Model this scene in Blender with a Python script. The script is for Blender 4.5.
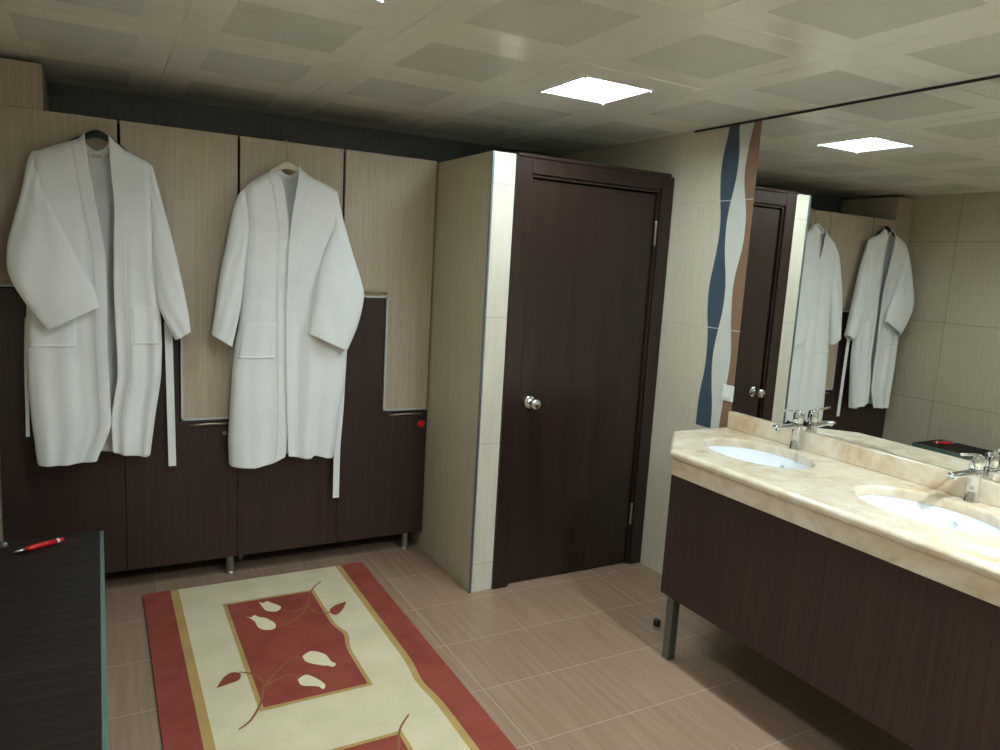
import bpy, bmesh, math, random
import numpy as np
from mathutils import Vector, Matrix

for o in list(bpy.data.objects):
    bpy.data.objects.remove(o)
scene = bpy.context.scene
C = scene.collection

# ------------------------------------------------------------------ camera
def make_camera():
    yaw, pitch, roll = 0.5067, -0.14977, 0.05764
    cy, sy, cp, sp = math.cos(yaw), math.sin(yaw), math.cos(pitch), math.sin(pitch)
    f = Vector((sy*cp, cy*cp, sp)); r = Vector((cy, -sy, 0)); u = r.cross(f)
    cr, sr = math.cos(roll), math.sin(roll)
    R = cr*r + sr*u; U = -sr*r + cr*u
    cam = bpy.data.cameras.new('camera'); o = bpy.data.objects.new('camera', cam)
    C.objects.link(o)
    M = Matrix((R, U, -f)).transposed().to_4x4()
    M.translation = Vector((-2.6216, -2.9867, 1.5961))
    o.matrix_world = M
    cam.sensor_width = 36.0
    cam.lens = 731.42/1000*36.0
    cam.clip_start = 0.02
    scene.camera = o
make_camera()

# ------------------------------------------------------------------ world, exposure
w = bpy.data.worlds.new('world'); scene.world = w; w.use_nodes = True
w.node_tree.nodes['Background'].inputs[0].default_value = (0.02, 0.022, 0.024, 1)
w.node_tree.nodes['Background'].inputs[1].default_value = 0.2
vs = scene.view_settings
vs.view_transform = 'Standard'; vs.look = 'None'; vs.gamma = 1.0; vs.use_curve_mapping = False
vs.exposure = 0.42
LAMP = 37.0                       # emission of the ceiling panels

# room dimensions (metres): x to the right, y away from the camera, z up
XL, YB, YF, ZC = -3.0, 1.12, -4.4, 2.307
LY = 0.617                        # front of the locker doors

# ------------------------------------------------------------------ materials
def lin(c):
    return tuple(((v/255)/12.92 if v/255 <= .04045 else ((v/255+.055)/1.055)**2.4) for v in c)

class NT:
    def __init__(s, name):
        s.m = bpy.data.materials.new(name); s.m.use_nodes = True
        s.t = s.m.node_tree; s.b = s.t.nodes['Principled BSDF']
    def n(s, typ, **kw):
        nd = s.t.nodes.new(typ)
        for k, v in kw.items(): setattr(nd, k, v)
        return nd
    def l(s, a, b): s.t.links.new(a, b)
    def math(s, op, a, b=None, c=None):
        nd = s.n('ShaderNodeMath', operation=op)
        for i, v in enumerate((a, b, c)):
            if v is None: continue
            if isinstance(v, (int, float)): nd.inputs[i].default_value = v
            else: s.l(v, nd.inputs[i])
        return nd.outputs[0]
    def coords(s, scale=(1, 1, 1)):
        tc = s.n('ShaderNodeTexCoord'); mp = s.n('ShaderNodeMapping')
        mp.inputs['Scale'].default_value = scale
        s.l(tc.outputs['Object'], mp.inputs['Vector']); return mp.outputs[0]
    def noise(s, scale, detail=4, vec=None, rough=.5, dist=0):
        nd = s.n('ShaderNodeTexNoise'); nd.inputs['Scale'].default_value = scale
        nd.inputs['Detail'].default_value = detail; nd.inputs['Roughness'].default_value = rough
        nd.inputs['Distortion'].default_value = dist
        s.l(vec if vec is not None else s.coords(), nd.inputs['Vector'])
        return nd.outputs[0]
    def ramp(s, fac, stops):
        nd = s.n('ShaderNodeValToRGB'); e = nd.color_ramp.elements
        while len(e) < len(stops): e.new(0.5)
        for el, (p, c) in zip(e, stops): el.position = p; el.color = (*lin(c), 1)
        s.l(fac, nd.inputs[0]); return nd.outputs[0]
    def mix(s, fac, a, b, mode='MIX'):
        nd = s.n('ShaderNodeMix', data_type='RGBA', blend_type=mode)
        if isinstance(fac, (int, float)): nd.inputs[0].default_value = fac
        else: s.l(fac, nd.inputs[0])
        for i, v in ((6, a), (7, b)):
            if isinstance(v, tuple): nd.inputs[i].default_value = (*lin(v), 1)
            else: s.l(v, nd.inputs[i])
        return nd.outputs[2]
    def bump(s, h, strength=.2, dist=.002):
        nd = s.n('ShaderNodeBump'); nd.inputs['Strength'].default_value = strength
        nd.inputs['Distance'].default_value = dist
        s.l(h, nd.inputs['Height']); s.l(nd.outputs[0], s.b.inputs['Normal'])
    def set(s, **kw):
        for k, v in kw.items():
            sock = s.b.inputs[k]
            if isinstance(v, tuple): sock.default_value = (*lin(v), 1)
            elif isinstance(v, (int, float)): sock.default_value = v
            else: s.l(v, sock)
        return s

def simple(name, col, rough=.5, metal=0.0, spec=.5, var=6):
    t = NT(name)
    d = tuple(max(0, c-var) for c in col)
    t.set(**{'Base Color': t.ramp(t.noise(14, 3), [(.3, d), (.7, col)]), 'Roughness': rough,
             'Metallic': metal, 'Specular IOR Level': spec})
    return t.m

def wood(name, c1, c2, c3, rough=.4, scale=(60, 60, 1.3), spec=.5):
    t = NT(name)
    v = t.coords(scale)
    g = t.noise(1.0, 5, v, .6)
    f = t.noise(3.5, 3, v, .6)
    a = t.ramp(g, [(.28, c1), (.5, c2), (.72, c3)])
    b = t.ramp(f, [(.35, (226, 226, 226)), (.65, (255, 255, 255))])
    t.set(**{'Base Color': t.mix(.7, a, b, 'MULTIPLY'), 'Roughness': rough, 'Specular IOR Level': spec})
    t.bump(f, .06, .0005)
    return t.m

def tile(name, cols, joint, ua, u0, du, va, v0, dv, w=.0025, rough=.3, streak=(3, 3, 3), spec=.5, jm=1.0, cb=.1):
    """glazed tile: joints every du, dv along two object axes, fine streaks inside"""
    t = NT(name)
    tc = t.n('ShaderNodeTexCoord'); sep = t.n('ShaderNodeSeparateXYZ')
    t.l(tc.outputs['Object'], sep.inputs[0])
    def line(ax, o, d):
        x = t.math('DIVIDE', t.math('SUBTRACT', sep.outputs[ax], o), d)
        fr = t.math('FRACT', x)
        dd = t.math('MINIMUM', fr, t.math('SUBTRACT', 1.0, fr))
        return t.math('LESS_THAN', dd, w/d), t.math('FLOOR', x)
    lu, iu = line(ua, u0, du); lv, iv = line(va, v0, dv)
    m = t.math('MAXIMUM', lu, lv)
    g = t.noise(1.0, 5, t.coords(streak), .6)
    wn = t.n('ShaderNodeTexWhiteNoise', noise_dimensions='2D')
    cmb = t.n('ShaderNodeCombineXYZ'); t.l(iu, cmb.inputs[0]); t.l(iv, cmb.inputs[1]); t.l(cmb.outputs[0], wn.inputs['Vector'])
    fac = t.math('ADD', g, t.math('MULTIPLY', t.math('SUBTRACT', wn.outputs[0], .5), cb))
    col = t.ramp(fac, [(.3, cols[0]), (.5, cols[1]), (.7, cols[2])])
    t.set(**{'Base Color': t.mix(t.math('MULTIPLY', m, jm), col, joint), 'Roughness': rough, 'Specular IOR Level': spec})
    t.bump(t.math('SUBTRACT', 1.0, m), .25, .001)
    return t.m

M = {}
M['wood_light'] = wood('light_oak_laminate', (187, 171, 149), (193, 178, 156), (199, 185, 163), .45)
M['wood_dark'] = wood('wenge_laminate', (47, 31, 27), (56, 38, 33), (65, 45, 39), .40)
M['vanity_dark'] = wood('vanity_wenge', (46, 31, 26), (56, 39, 33), (66, 47, 39), .42)
M['door_dark'] = wood('dark_stained_door', (38, 24, 19), (46, 31, 25), (55, 38, 31), .3, (18, 18, 1.2))
M['bench_dark'] = wood('bench_wenge', (30, 25, 22), (40, 34, 30), (52, 44, 38), .5, (2.0, 50, 50), .10)
M['gap_shade'] = simple('painted_gap_shade', (18, 15, 14), .8)  # near-black stands in for shade in the door and locker seams
M['tile_left'] = tile('beige_wall_tile_left', ((186, 177, 156), (192, 183, 162), (198, 189, 168)), (150, 142, 124), 1, .255, .605, 2, .142, .6045, .0025, .28, (4, 70, 4))
M['tile_right'] = tile('beige_wall_tile_right', ((205, 197, 176), (210, 202, 181), (215, 207, 187)), (196, 190, 176), 1, -.545, .605, 2, .142, .6045, .0022, .3, (4, 70, 4), cb=.02)
M['tile_back'] = tile('shaded_wall_tile_back', ((98, 105, 103), (104, 111, 108), (110, 117, 113)), (92, 98, 96), 0, -.545, .605, 2, .142, .6045, .0025, .3, (70, 4, 4))  # dimness above the lockers put into a darker tile colour
M['tile_front'] = tile('beige_wall_tile_front', ((192, 186, 168), (198, 192, 174), (204, 198, 180)), (150, 142, 124), 0, -.545, .605, 2, .142, .6045, .0025, .3, (70, 4, 4))
M['tile_pier'] = tile('pier_tile', ((208, 202, 186), (214, 208, 192), (220, 214, 198)), (188, 181, 164), 0, -1.4, 1.2, 2, .142, .6045, .0022, .28, (40, 40, 3), cb=.02)
M['tile_pier_shaded'] = tile('pier_tile_shaded', ((186, 176, 152), (191, 181, 157), (196, 186, 162)), (168, 158, 136), 1, -.4, 2.2, 2, .142, .6045, .0012, .3, (40, 40, 3), jm=.5, cb=.02)  # same tile as the pier front, side shade put into a darker colour
M['floor'] = tile('floor_tile', ((144, 119, 100), (153, 127, 107), (162, 136, 116)), (196, 186, 172), 0, -1.37, 1.035, 1, -.05, .3475, .0022, .24, (45, 2.2, 1), jm=.4, cb=.10)
M['chrome'] = simple('polished_chrome', (225, 228, 230), .08, 1.0, var=2)
M['trim_alu'] = simple('satin_aluminium_edge', (206, 210, 210), .35, .3)
M['steel'] = simple('brushed_steel', (176, 176, 170), .32, 1.0, var=10)
M['bronze'] = simple('satin_bronze_metal', (186, 176, 156), .35, 1.0, var=8)
M['trim_grey'] = simple('grey_corner_profile', (120, 132, 138), .35, .6)
M['leg_metal'] = simple('satin_grey_leg', (120, 126, 114), .4, .7)
M['white_plastic'] = simple('white_plastic', (236, 238, 238), .35, var=3)
M['ceramic'] = simple('white_sanitary_ceramic', (242, 246, 250), .08, var=2)
M['blue'] = simple('slate_blue_glaze', (74, 90, 104), .3, var=5)
M['brown'] = simple('brown_glaze', (146, 116, 94), .3, var=6)
M['offwhite'] = simple('pale_grey_glaze', (214, 216, 208), .3, var=4)
M['jointwhite'] = simple('pale_joint', (214, 214, 208), .6)
M['black_rubber'] = simple('black_rubber', (22, 24, 24), .5)
M['black_plastic'] = simple('black_plastic', (20, 24, 34), .35)
M['cream_plastic'] = simple('cream_plastic', (226, 222, 200), .4)
M['red_plastic'] = simple('red_plastic', (206, 26, 30), .35)
M['grey_small'] = simple('grey_plastic', (120, 122, 124), .4)
M['edge_green'] = simple('green_grey_edge', (88, 112, 104), .3)
M['ceil'] = simple('ceiling_enamel', (238, 236, 226), .28, var=4)
M['ceil_perf'] = simple('ceiling_perforated', (212, 212, 202), .5, var=4)
M['shade_strip'] = simple('painted_shadow_strip', (44, 46, 44), .5)  # dark colour standing in for the shadow line under the ceiling

def mirror_mat():
    t = NT('mirror_silver'); t.set(**{'Base Color': (238, 240, 236), 'Metallic': 1.0, 'Roughness': 0.0}); return t.m
M['mirror'] = mirror_mat()

def marble():
    t = NT('cream_marble')
    v = t.coords((1, 1, 1))
    a = t.noise(3.2, 7, v, .62, 1.6)
    b = t.noise(9, 5, v, .6, .8)
    c1 = t.ramp(a, [(.28, (200, 174, 142)), (.40, (218, 201, 176)), (.55, (228, 217, 199)), (.75, (234, 227, 213))])
    c2 = t.ramp(b, [(.33, (232, 218, 194)), (.55, (255, 252, 246))])
    t.set(**{'Base Color': t.mix(.6, c1, c2, 'MULTIPLY'), 'Roughness': .16})
    return t.m
M['marble'] = marble()

def terry():
    t = NT('white_waffle_cotton')
    v = t.coords((1, 1, 1))
    wv = t.noise(420, 2, v)
    big = t.noise(5, 3, v)
    t.set(**{'Base Color': t.ramp(big, [(.3, (238, 241, 242)), (.7, (246, 248, 249))]), 'Roughness': .9,
             'Specular IOR Level': .15, 'Sheen Weight': .25})
    t.bump(wv, .25, .001)
    return t.m
M['terry'] = terry()

def pile(name, a, b):
    t = NT(name)
    g = t.noise(7, 4); f = t.noise(260, 3)
    c = t.ramp(g, [(.3, a), (.7, b)])
    t.set(**{'Base Color': t.mix(.5, c, t.ramp(f, [(.3, (200, 200, 200)), (.7, (255, 255, 255))]), 'MULTIPLY'),
             'Roughness': .95, 'Specular IOR Level': .1})
    t.bump(f, .5, .002)
    return t.m
M['rug_red'] = pile('rug_brick_red', (140, 68, 58), (156, 80, 68))
M['rug_cream'] = pile('rug_cream', (212, 200, 168), (224, 212, 180))
M['rug_gold'] = pile('rug_gold', (178, 146, 92), (192, 160, 104))
M['rug_ivory'] = pile('rug_ivory', (226, 212, 178), (236, 224, 192))
M['rug_stem'] = pile('rug_brown_stem', (142, 92, 62), (156, 104, 72))

def emit(name, col, s):
    t = NT(name); t.set(**{'Base Color': (240, 244, 244), 'Emission Color': col, 'Emission Strength': s, 'Roughness': .3}); return t.m
M['lamp'] = emit('lit_diffuser', (232, 248, 251), LAMP)
M['lamp_small'] = emit('lit_downlight', (232, 248, 251), LAMP*66)
M['housing'] = simple('lamp_housing', (190, 194, 194), .6)

# ------------------------------------------------------------------ helpers
def box(bm, x0, x1, y0, y1, z0, z1, mi=0):
    v = [bm.verts.new(p) for p in ((x0,y0,z0),(x1,y0,z0),(x1,y1,z0),(x0,y1,z0),(x0,y0,z1),(x1,y0,z1),(x1,y1,z1),(x0,y1,z1))]
    for f in ((0,3,2,1),(4,5,6,7),(0,1,5,4),(1,2,6,5),(2,3,7,6),(3,0,4,7)):
        bm.faces.new([v[i] for i in f]).material_index = mi

def prism(bm, poly, axis, a, b, mi=0):
    """extrude a 2-D polygon along an axis (0: poly is (y,z), 1: (x,z), 2: (x,y))"""
    def P(p, h):
        return [(h, p[0], p[1]), (p[0], h, p[1]), (p[0], p[1], h)][axis]
    A = [bm.verts.new(P(p, a)) for p in poly]; B = [bm.verts.new(P(p, b)) for p in poly]
    n = len(poly)
    fs = [bm.faces.new(A[::-1]), bm.faces.new(B)]
    for i in range(n): fs.append(bm.faces.new((A[i], A[(i+1) % n], B[(i+1) % n], B[i])))
    for f in fs: f.material_index = mi

def flat(bm, poly, z, mi=0):
    f = bm.faces.new([bm.verts.new((x, y, z)) for x, y in poly]); f.normal_update()
    if f.normal.z < 0: f.normal_flip()
    f.material_index = mi

def catmull(pts, n=8):
    pts = [Vector(p) for p in pts]; out = []
    for i in range(len(pts)-1):
        p0 = pts[max(i-1, 0)]; p1 = pts[i]; p2 = pts[i+1]; p3 = pts[min(i+2, len(pts)-1)]
        for k in range(n):
            t = k/n
            out.append(.5*((2*p1)+(-p0+p2)*t+(2*p0-5*p1+4*p2-p3)*t*t+(-p0+3*p1-3*p2+p3)*t**3))
    out.append(pts[-1]); return out

def tube(bm, pts, r, n=10, mi=0, caps=True):
    pts = [Vector(p) for p in pts]; rings = []
    rr = r if isinstance(r, (list, tuple)) else [r]*len(pts)
    up = None
    for i, p in enumerate(pts):
        d = (pts[min(i+1, len(pts)-1)]-pts[max(i-1, 0)]).normalized()
        if up is None:
            up = Vector((0, 0, 1)) if abs(d.z) < .9 else Vector((1, 0, 0))
        a = d.cross(up).normalized(); up = a.cross(d).normalized()
        rings.append([bm.verts.new(p+rr[i]*(math.cos(2*math.pi*k/n)*a+math.sin(2*math.pi*k/n)*up)) for k in range(n)])
    for A, B in zip(rings, rings[1:]):
        for k in range(n): bm.faces.new((A[k], A[(k+1) % n], B[(k+1) % n], B[k])).material_index = mi
    if caps:
        bm.faces.new(rings[0][::-1]).material_index = mi; bm.faces.new(rings[-1]).material_index = mi

def lathe(bm, prof, origin, axis='z', n=28, mi=0, sy=1.0, closed=True):
    """profile of (radius, height); axis z, x or y"""
    o = Vector(origin); rings = []
    for r, h in prof:
        ring = []
        for k in range(n):
            a = 2*math.pi*k/n; c, s = r*math.cos(a), r*math.sin(a)*sy
            p = {'z': (c, s, h), 'x': (h, c, s), 'y': (c, h, s)}[axis]
            ring.append(bm.verts.new(o+Vector(p)))
        rings.append(ring)
    for A, B in zip(rings, rings[1:]):
        for k in range(n): bm.faces.new((A[k], A[(k+1) % n], B[(k+1) % n], B[k])).material_index = mi
    if closed:
        bm.faces.new(rings[0][::-1]).material_index = mi; bm.faces.new(rings[-1]).material_index = mi

def obj(name, bm, mats, parent=None, smooth=False, bevel=0, subsurf=0, solid=0, norm=True):
    if norm: bmesh.ops.recalc_face_normals(bm, faces=bm.faces)
    me = bpy.data.meshes.new(name); bm.to_mesh(me); bm.free()
    for m in (mats if isinstance(mats, (list, tuple)) else [mats]): me.materials.append(m)
    if smooth: me.polygons.foreach_set('use_smooth', [True]*len(me.polygons))
    o = bpy.data.objects.new(name, me); C.objects.link(o)
    if parent is not None:
        o.parent = parent
        # meshes are given in room coordinates: only the thing's Empty carries an offset
        if parent.type == 'EMPTY': o.matrix_parent_inverse = Matrix.Translation(-parent.location)
    if solid:
        s = o.modifiers.new('thickness', 'SOLIDIFY'); s.thickness = solid; s.offset = 0
    if bevel:
        b = o.modifiers.new('bevel', 'BEVEL'); b.width = bevel; b.segments = 2; b.limit_method = 'ANGLE'
    if subsurf:
        s = o.modifiers.new('smooth', 'SUBSURF'); s.levels = s.render_levels = subsurf
    return o

def tag(o, label=None, cat=None, group=None, kind=None):
    if label: o['label'] = label
    if cat: o['category'] = cat
    if group: o['group'] = group
    if kind: o['kind'] = kind
    return o

def thing(name, label, cat, loc=(0, 0, 0), group=None, kind=None):
    o = bpy.data.objects.new(name, None); C.objects.link(o); o.location = loc
    o.empty_display_size = .05
    return tag(o, label, cat, group, kind)

def copy_tree(o, delta, parent=None):
    c = o.copy(); C.objects.link(c)
    if parent is None: c.location = o.location + Vector(delta)
    else: c.parent = parent
    for ch in list(o.children): copy_tree(ch, delta, c)
    return c

# ------------------------------------------------------------------ room shell
bm = bmesh.new(); box(bm, XL-.1, .1, YF-.1, YB+.1, -.1, 0)
tag(obj('floor', bm, M['floor']), 'beige brown wood-look floor tiles with pale joints', 'floor', kind='structure')

LIGHTS = [(-.852, -.45, .156), (-2.062, -1.052, .156), (-.74, -2.72, .042), (-2.062, -2.88, .156)]   # x, y, half width
def ceiling():
    bm = bmesh.new()
    px, py, x0, y0 = .6075, .61, -.54, -.135
    nx0, nx1 = -5, 1; ny0, ny1 = -7, 2
    z = ZC
    for i in range(nx0, nx1):
        for j in range(ny0, ny1+1):
            a0, a1 = x0+i*px, x0+(i+1)*px; b0, b1 = y0+j*py, y0+(j+1)*py
            a0, a1 = max(a0, XL-.02), min(a1, .02); b0, b1 = max(b0, YF-.02), min(b1, YB+.02)
            if a1-a0 < .02 or b1-b0 < .02: continue
            g = .0035
            cx, cy = x0+(i+.5)*px, y0+(j+.5)*py; h = .187
            lit = next((w for lx, ly, w in LIGHTS if abs(lx-cx) < .25 and abs(ly-cy) < .25), None)
            if lit: h = lit; cx, cy = next((lx, ly) for lx, ly, w in LIGHTS if abs(lx-cx) < .25 and abs(ly-cy) < .25)
            ix0, ix1 = max(cx-h, a0+g), min(cx+h, a1-g); iy0, iy1 = max(cy-h, b0+g), min(cy+h, b1-g)
            if ix1-ix0 < .02 or iy1-iy0 < .02:
                ix0 = ix1 = (a0+a1)/2; iy0 = iy1 = (b0+b1)/2
            xs = [a0, a0+g, ix0, ix1, a1-g, a1]; ys = [b0, b0+g, iy0, iy1, b1-g, b1]
            V = [[bm.verts.new((x, y, z+(.004 if (p in (0, 5) or q in (0, 5)) else 0))) for q, y in enumerate(ys)] for p, x in enumerate(xs)]
            for p in range(5):
                for q in range(5):
                    if xs[p+1]-xs[p] < 1e-6 or ys[q+1]-ys[q] < 1e-6: continue
                    if lit and (p, q) == (2, 2): continue
                    f = bm.faces.new((V[p][q], V[p][q+1], V[p+1][q+1], V[p+1][q]))
                    f.material_index = 1 if (p, q) == (2, 2) else 0
    box(bm, XL-.1, .1, YF-.1, YB+.1, ZC+.06, ZC+.12)
    return obj('ceiling', bm, [M['ceil'], M['ceil_perf']], norm=False)
tag(ceiling(), 'cream metal tile ceiling with square perforated fields', 'ceiling', kind='structure')

bm = bmesh.new(); box(bm, XL-.1, XL, YF-.1, YB+.1, 0, ZC+.004)
tag(obj('wall_left', bm, M['tile_left']), 'beige tiled left wall seen only in the mirror', 'wall', kind='structure')
bm = bmesh.new(); box(bm, XL, 0, YB, YB+.1, 0, ZC+.004)
tag(obj('wall_back', bm, M['tile_back']), 'tiled back wall with painted-in dimness above and behind the lockers', 'wall', kind='structure')
bm = bmesh.new(); box(bm, XL, 0, YF-.1, YF, 0, ZC+.004)
tag(obj('wall_front', bm, M['tile_front']), 'tiled wall behind the viewer', 'wall', kind='structure')

def right_wall():
    bm = bmesh.new(); box(bm, 0, .1, YF-.1, YB+.1, 0, ZC+.004)
    BL = [(-0.352,2.308),(-0.327,2.189),(-0.317,2.124),(-0.324,2.017),(-0.332,1.960),(-0.350,1.859),(-0.347,1.762),(-0.332,1.654),(-0.315,1.565),(-0.314,1.482),(-0.324,1.395),(-0.340,1.313),(-0.343,1.154),(-0.318,1.000),(-0.316,0.850)]
    BR = [(-0.405,2.305),(-0.425,2.179),(-0.426,2.115),(-0.417,2.020),(-0.403,1.962),(-0.389,1.893),(-0.387,1.797),(-0.397,1.692),(-0.418,1.604),(-0.426,1.499),(-0.414,1.398),(-0.394,1.304),(-0.382,1.200),(-0.400,1.044),(-0.416,0.979),(-0.419,0.868)]
    WL = [(-0.499,2.294),(-0.477,2.209),(-0.470,2.115),(-0.465,2.067),(-0.477,2.008),(-0.490,1.953),(-0.505,1.889),(-0.508,1.804),(-0.501,1.712),(-0.474,1.624),(-0.468,1.530),(-0.481,1.366),(-0.500,1.265),(-0.499,1.150),(-0.487,1.060),(-0.471,0.880)]
    def at(c, z):
        c = sorted(c, key=lambda p: p[1])
        return float(np.interp(z, [p[1] for p in c], [p[0] for p in c]))
    def sm(c, z): return sum(at(c, min(2.30, max(.87, z+d))) for d in (-.05, -.025, 0, .025, .05))/5
    zs = [ZC-.002-(ZC-.002-.86)*k/90 for k in range(91)]
    def strip(f0, f1, mi, off):
        A = [bm.verts.new((-off, f0(z), z)) for z in zs]; B = [bm.verts.new((-off, f1(z), z)) for z in zs]
        for k in range(len(zs)-1):
            bm.faces.new((A[k], B[k], B[k+1], A[k+1])).material_index = mi
    strip(lambda z: sm(BL, z), lambda z: sm(BR, z), 1, .0006)
    strip(lambda z: sm(BR, z), lambda z: sm(WL, z), 3, .0006)
    strip(lambda z: sm(WL, z), lambda z: -.56, 2, .0006)
    for z in (.142+.6045*2, .142+.6045*3, .142+.6045):
        if z < .88: continue
        v = [bm.verts.new((-.0009, y, zz)) for y, zz in ((-.315, z-.0022), (-.56, z-.0022), (-.56, z+.0022), (-.315, z+.0022))]
        bm.faces.new(v).material_index = 4
    return obj('wall_right', bm, [M['tile_right'], M['blue'], M['brown'], M['offwhite'], M['jointwhite']], norm=False)
tag(right_wall(), 'beige tiled right wall with a wavy blue and brown decor strip', 'wall', kind='structure')

# low partition that carries the door
bm = bmesh.new()
box(bm, -1.058, -.937, 0.012, YB, 0, 2.097, 0)
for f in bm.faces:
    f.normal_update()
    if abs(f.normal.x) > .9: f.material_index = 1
box(bm, -.937, 0, .125, YB, 2.02, 2.09, 0)
box(bm, -.937, 0, .13, .16, 0, 2.02, 0)
tag(obj('wall_partition', bm, [M['tile_pier'], M['tile_pier_shaded']]), 'low tiled partition pier between the lockers and the dark door', 'wall', kind='structure')
bm = bmesh.new(); box(bm, -1.061, -1.051, .006, .016, 0, 2.097)
tag(obj('trim_1', bm, M['trim_grey']), 'thin grey metal corner profile on the tiled pier', 'trim', kind='structure')
bm = bmesh.new(); box(bm, -.006, 0, -4.0, -.115, 2.297, 2.3068)  # dark strip added to draw the shadow line below the ceiling
tag(obj('shadow_strip', bm, M['shade_strip']), 'thin dark strip painted as the shadow line between right wall and ceiling', 'trim', kind='structure')

# ------------------------------------------------------------------ door
def door():
    d = thing('door_1', 'dark brown stained wooden door with silver knob in its frame', 'door', (-.47, .02, 0), kind='structure')
    bm = bmesh.new()
    # jambs and head with a stepped, grooved profile
    def jamb(x0, x1, s):
        box(bm, x0, x1, 0, .12, 0, 2.095)
    box(bm, -.936, -.853, 0, .12, 0, 2.098)
    box(bm, -.079, -.001, 0, .12, 0, 2.088)
    box(bm, -.853, -.079, .001, .12, 2.018, 2.098)
    box(bm, -.936, -.03, -.008, .03, 2.088, 2.104)       # projecting crown board
    # inner stop bead
    for (a, b, c, e) in ((-.853, -.841, 0, 2.004), (-.091, -.079, 0, 2.004), (-.853, -.079, 2.004, 2.018)):
        box(bm, a, b, .012, .09, c, e)
    obj('door_frame', bm, M['door_dark'], d, bevel=.004)
    bm = bmesh.new(); box(bm, -.853, -.079, .075, .12, .0, 2.02); obj('rebate_shade', bm, M['gap_shade'], d)  # dark sheet put behind the leaf for the shade around it
    bm = bmesh.new(); box(bm, -.834, -.097, .026, .066, .008, 1.997)
    leaf = obj('door_leaf', bm, M['door_dark'], d, bevel=.003)
    for z in (1.80, .29):
        bm = bmesh.new()
        lathe(bm, [(.006, -.062), (.0075, -.058), (.0075, .058), (.006, .062)], (-.086, .016, z), n=12)
        obj('hinge', bm, M['steel'], d, smooth=False)
    bm = bmesh.new()
    lathe(bm, [(.033, 0), (.033, -.004), (.028, -.010), (.014, -.014), (.0115, -.030), (.018, -.036), (.0255, -.045),
               (.028, -.056), (.0265, -.066), (.020, -.073), (.009, -.0755), (.0, -.0758)][:-1], (-.776, .026, .938), 'y', 32)
    obj('door_knob', bm, M['chrome'], d, smooth=True)
door()

# ------------------------------------------------------------------ lockers
def locker(xs, label, first):
    """unit of two columns; each column has a light upper door and a dark lower door, stepped into each other"""
    x0, x1 = xs[0], xs[-1]
    t = thing('locker_cabinet', label, 'locker', ((x0+x1)/2, .86, 0), 'two-tone lockers along the back wall')
    zb, zt, zl, zh = .10, 2.105, .806, 1.402
    bm = bmesh.new()
    box(bm, x0+.002, x1-.002, LY+.021, YB-.01, zb+.004, zt-.012)
    obj('carcass', bm, M['gap_shade'], t)  # near-black so the seams between the doors look shaded
    for lx in ((x0+.06, x1-.028) if first else (x0+.045, x1-.085)):
        for ly in (LY+.045, YB-.09):
            if not first and lx < x0+.1 and ly < .8: ly = LY+.2
            bm = bmesh.new()
            lathe(bm, [(.024, 0), (.024, .008), (.020, .012), (.019, .09), (.024, .094), (.024, zb+.004)], (lx, ly, 0), n=20)
            obj('leg', bm, M['steel'], t, smooth=False, bevel=0)
    for a, b in zip(xs, xs[1:]):
        m = (a+b)/2; g = .006; a0, b0 = a+.0012, b-.0012; a += g; b -= g
        bm = bmesh.new()
        prism(bm, [(a, zh), (m, zh), (m, zl), (b, zl), (b, zt), (a, zt)], 1, LY, LY+.018)
        up = obj('upper_door', bm, M['wood_light'], t, bevel=.0015); up['label'] = 'light oak upper door, stepped'
        bm = bmesh.new()
        e = .0085
        for (p, q, r, s) in ((a, m+e, zh-e-.002, zh-.0), (m-e, m+.001, zl-e, zh), (m-e, b, zl-e-.002, zl)):
            box(bm, p, q, LY-.003, LY+.016, r, s)
        obj('edge_trim', bm, M['trim_alu'], up)
        bm = bmesh.new()
        def handle(bm, hx0, hx1, hz):
            n = 10
            pts = [(hx0+(hx1-hx0)*k/n, LY-.004-.018*math.sin(math.pi*k/n)**.5, hz+.006*math.sin(math.pi*k/n)) for k in range(n+1)]
            tube(bm, pts, [.003]+[.0048]*(n-1)+[.003], 8)
            for hx in (hx0, hx1): lathe(bm, [(.006, 0), (.006, -.006)], (hx, LY, hz), 'y', 10)
        handle(bm, m-.135, m-.012, zh+.016)
        obj('handle', bm, M['bronze'], up, smooth=True)
        bm = bmesh.new(); h = .016
        prism(bm, [(a0, zb), (b0, zb), (b0, zl-h), (m-h, zl-h), (m-h, zh-h), (a0, zh-h)], 1, LY, LY+.018)
        lo = obj('lower_door', bm, M['wood_dark'], t, bevel=.0015); lo['label'] = 'dark wenge lower door, stepped'
        bm = bmesh.new(); handle(bm, m+.03, b-.035, zl-.032)
        obj('handle', bm, M['bronze'], lo, smooth=True)
        bm = bmesh.new(); lathe(bm, [(.011, 0), (.011, -.003), (.008, -.006), (.0025, -.006)], (b-(.055 if b < -1.2 else .034), LY, .727), 'y', 16)
        obj('lock', bm, M['steel'], lo, smooth=False)
    return t
lockA = locker([XL+.002, -2.53, -2.044], 'left two-tone locker unit with the black-hangered bathrobe, oak over wenge stepped doors', True)
lockB = locker([-2.044, -1.5526, -1.0605], 'right two-tone locker unit beside the tiled pier, oak over wenge stepped doors', False)
# robe hook screwed to the first upper door
ud = [c for c in lockA.children if c.name.startswith('upper_door')][0]
bm = bmesh.new()
lathe(bm, [(.012, 0), (.012, -.004), (.004, -.006), (.004, -.030), (.007, -.034), (.004, -.038)], (-2.615, LY, 2.042), 'y', 14)
obj('robe_hook', bm, M['steel'], ud, smooth=True)

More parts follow.
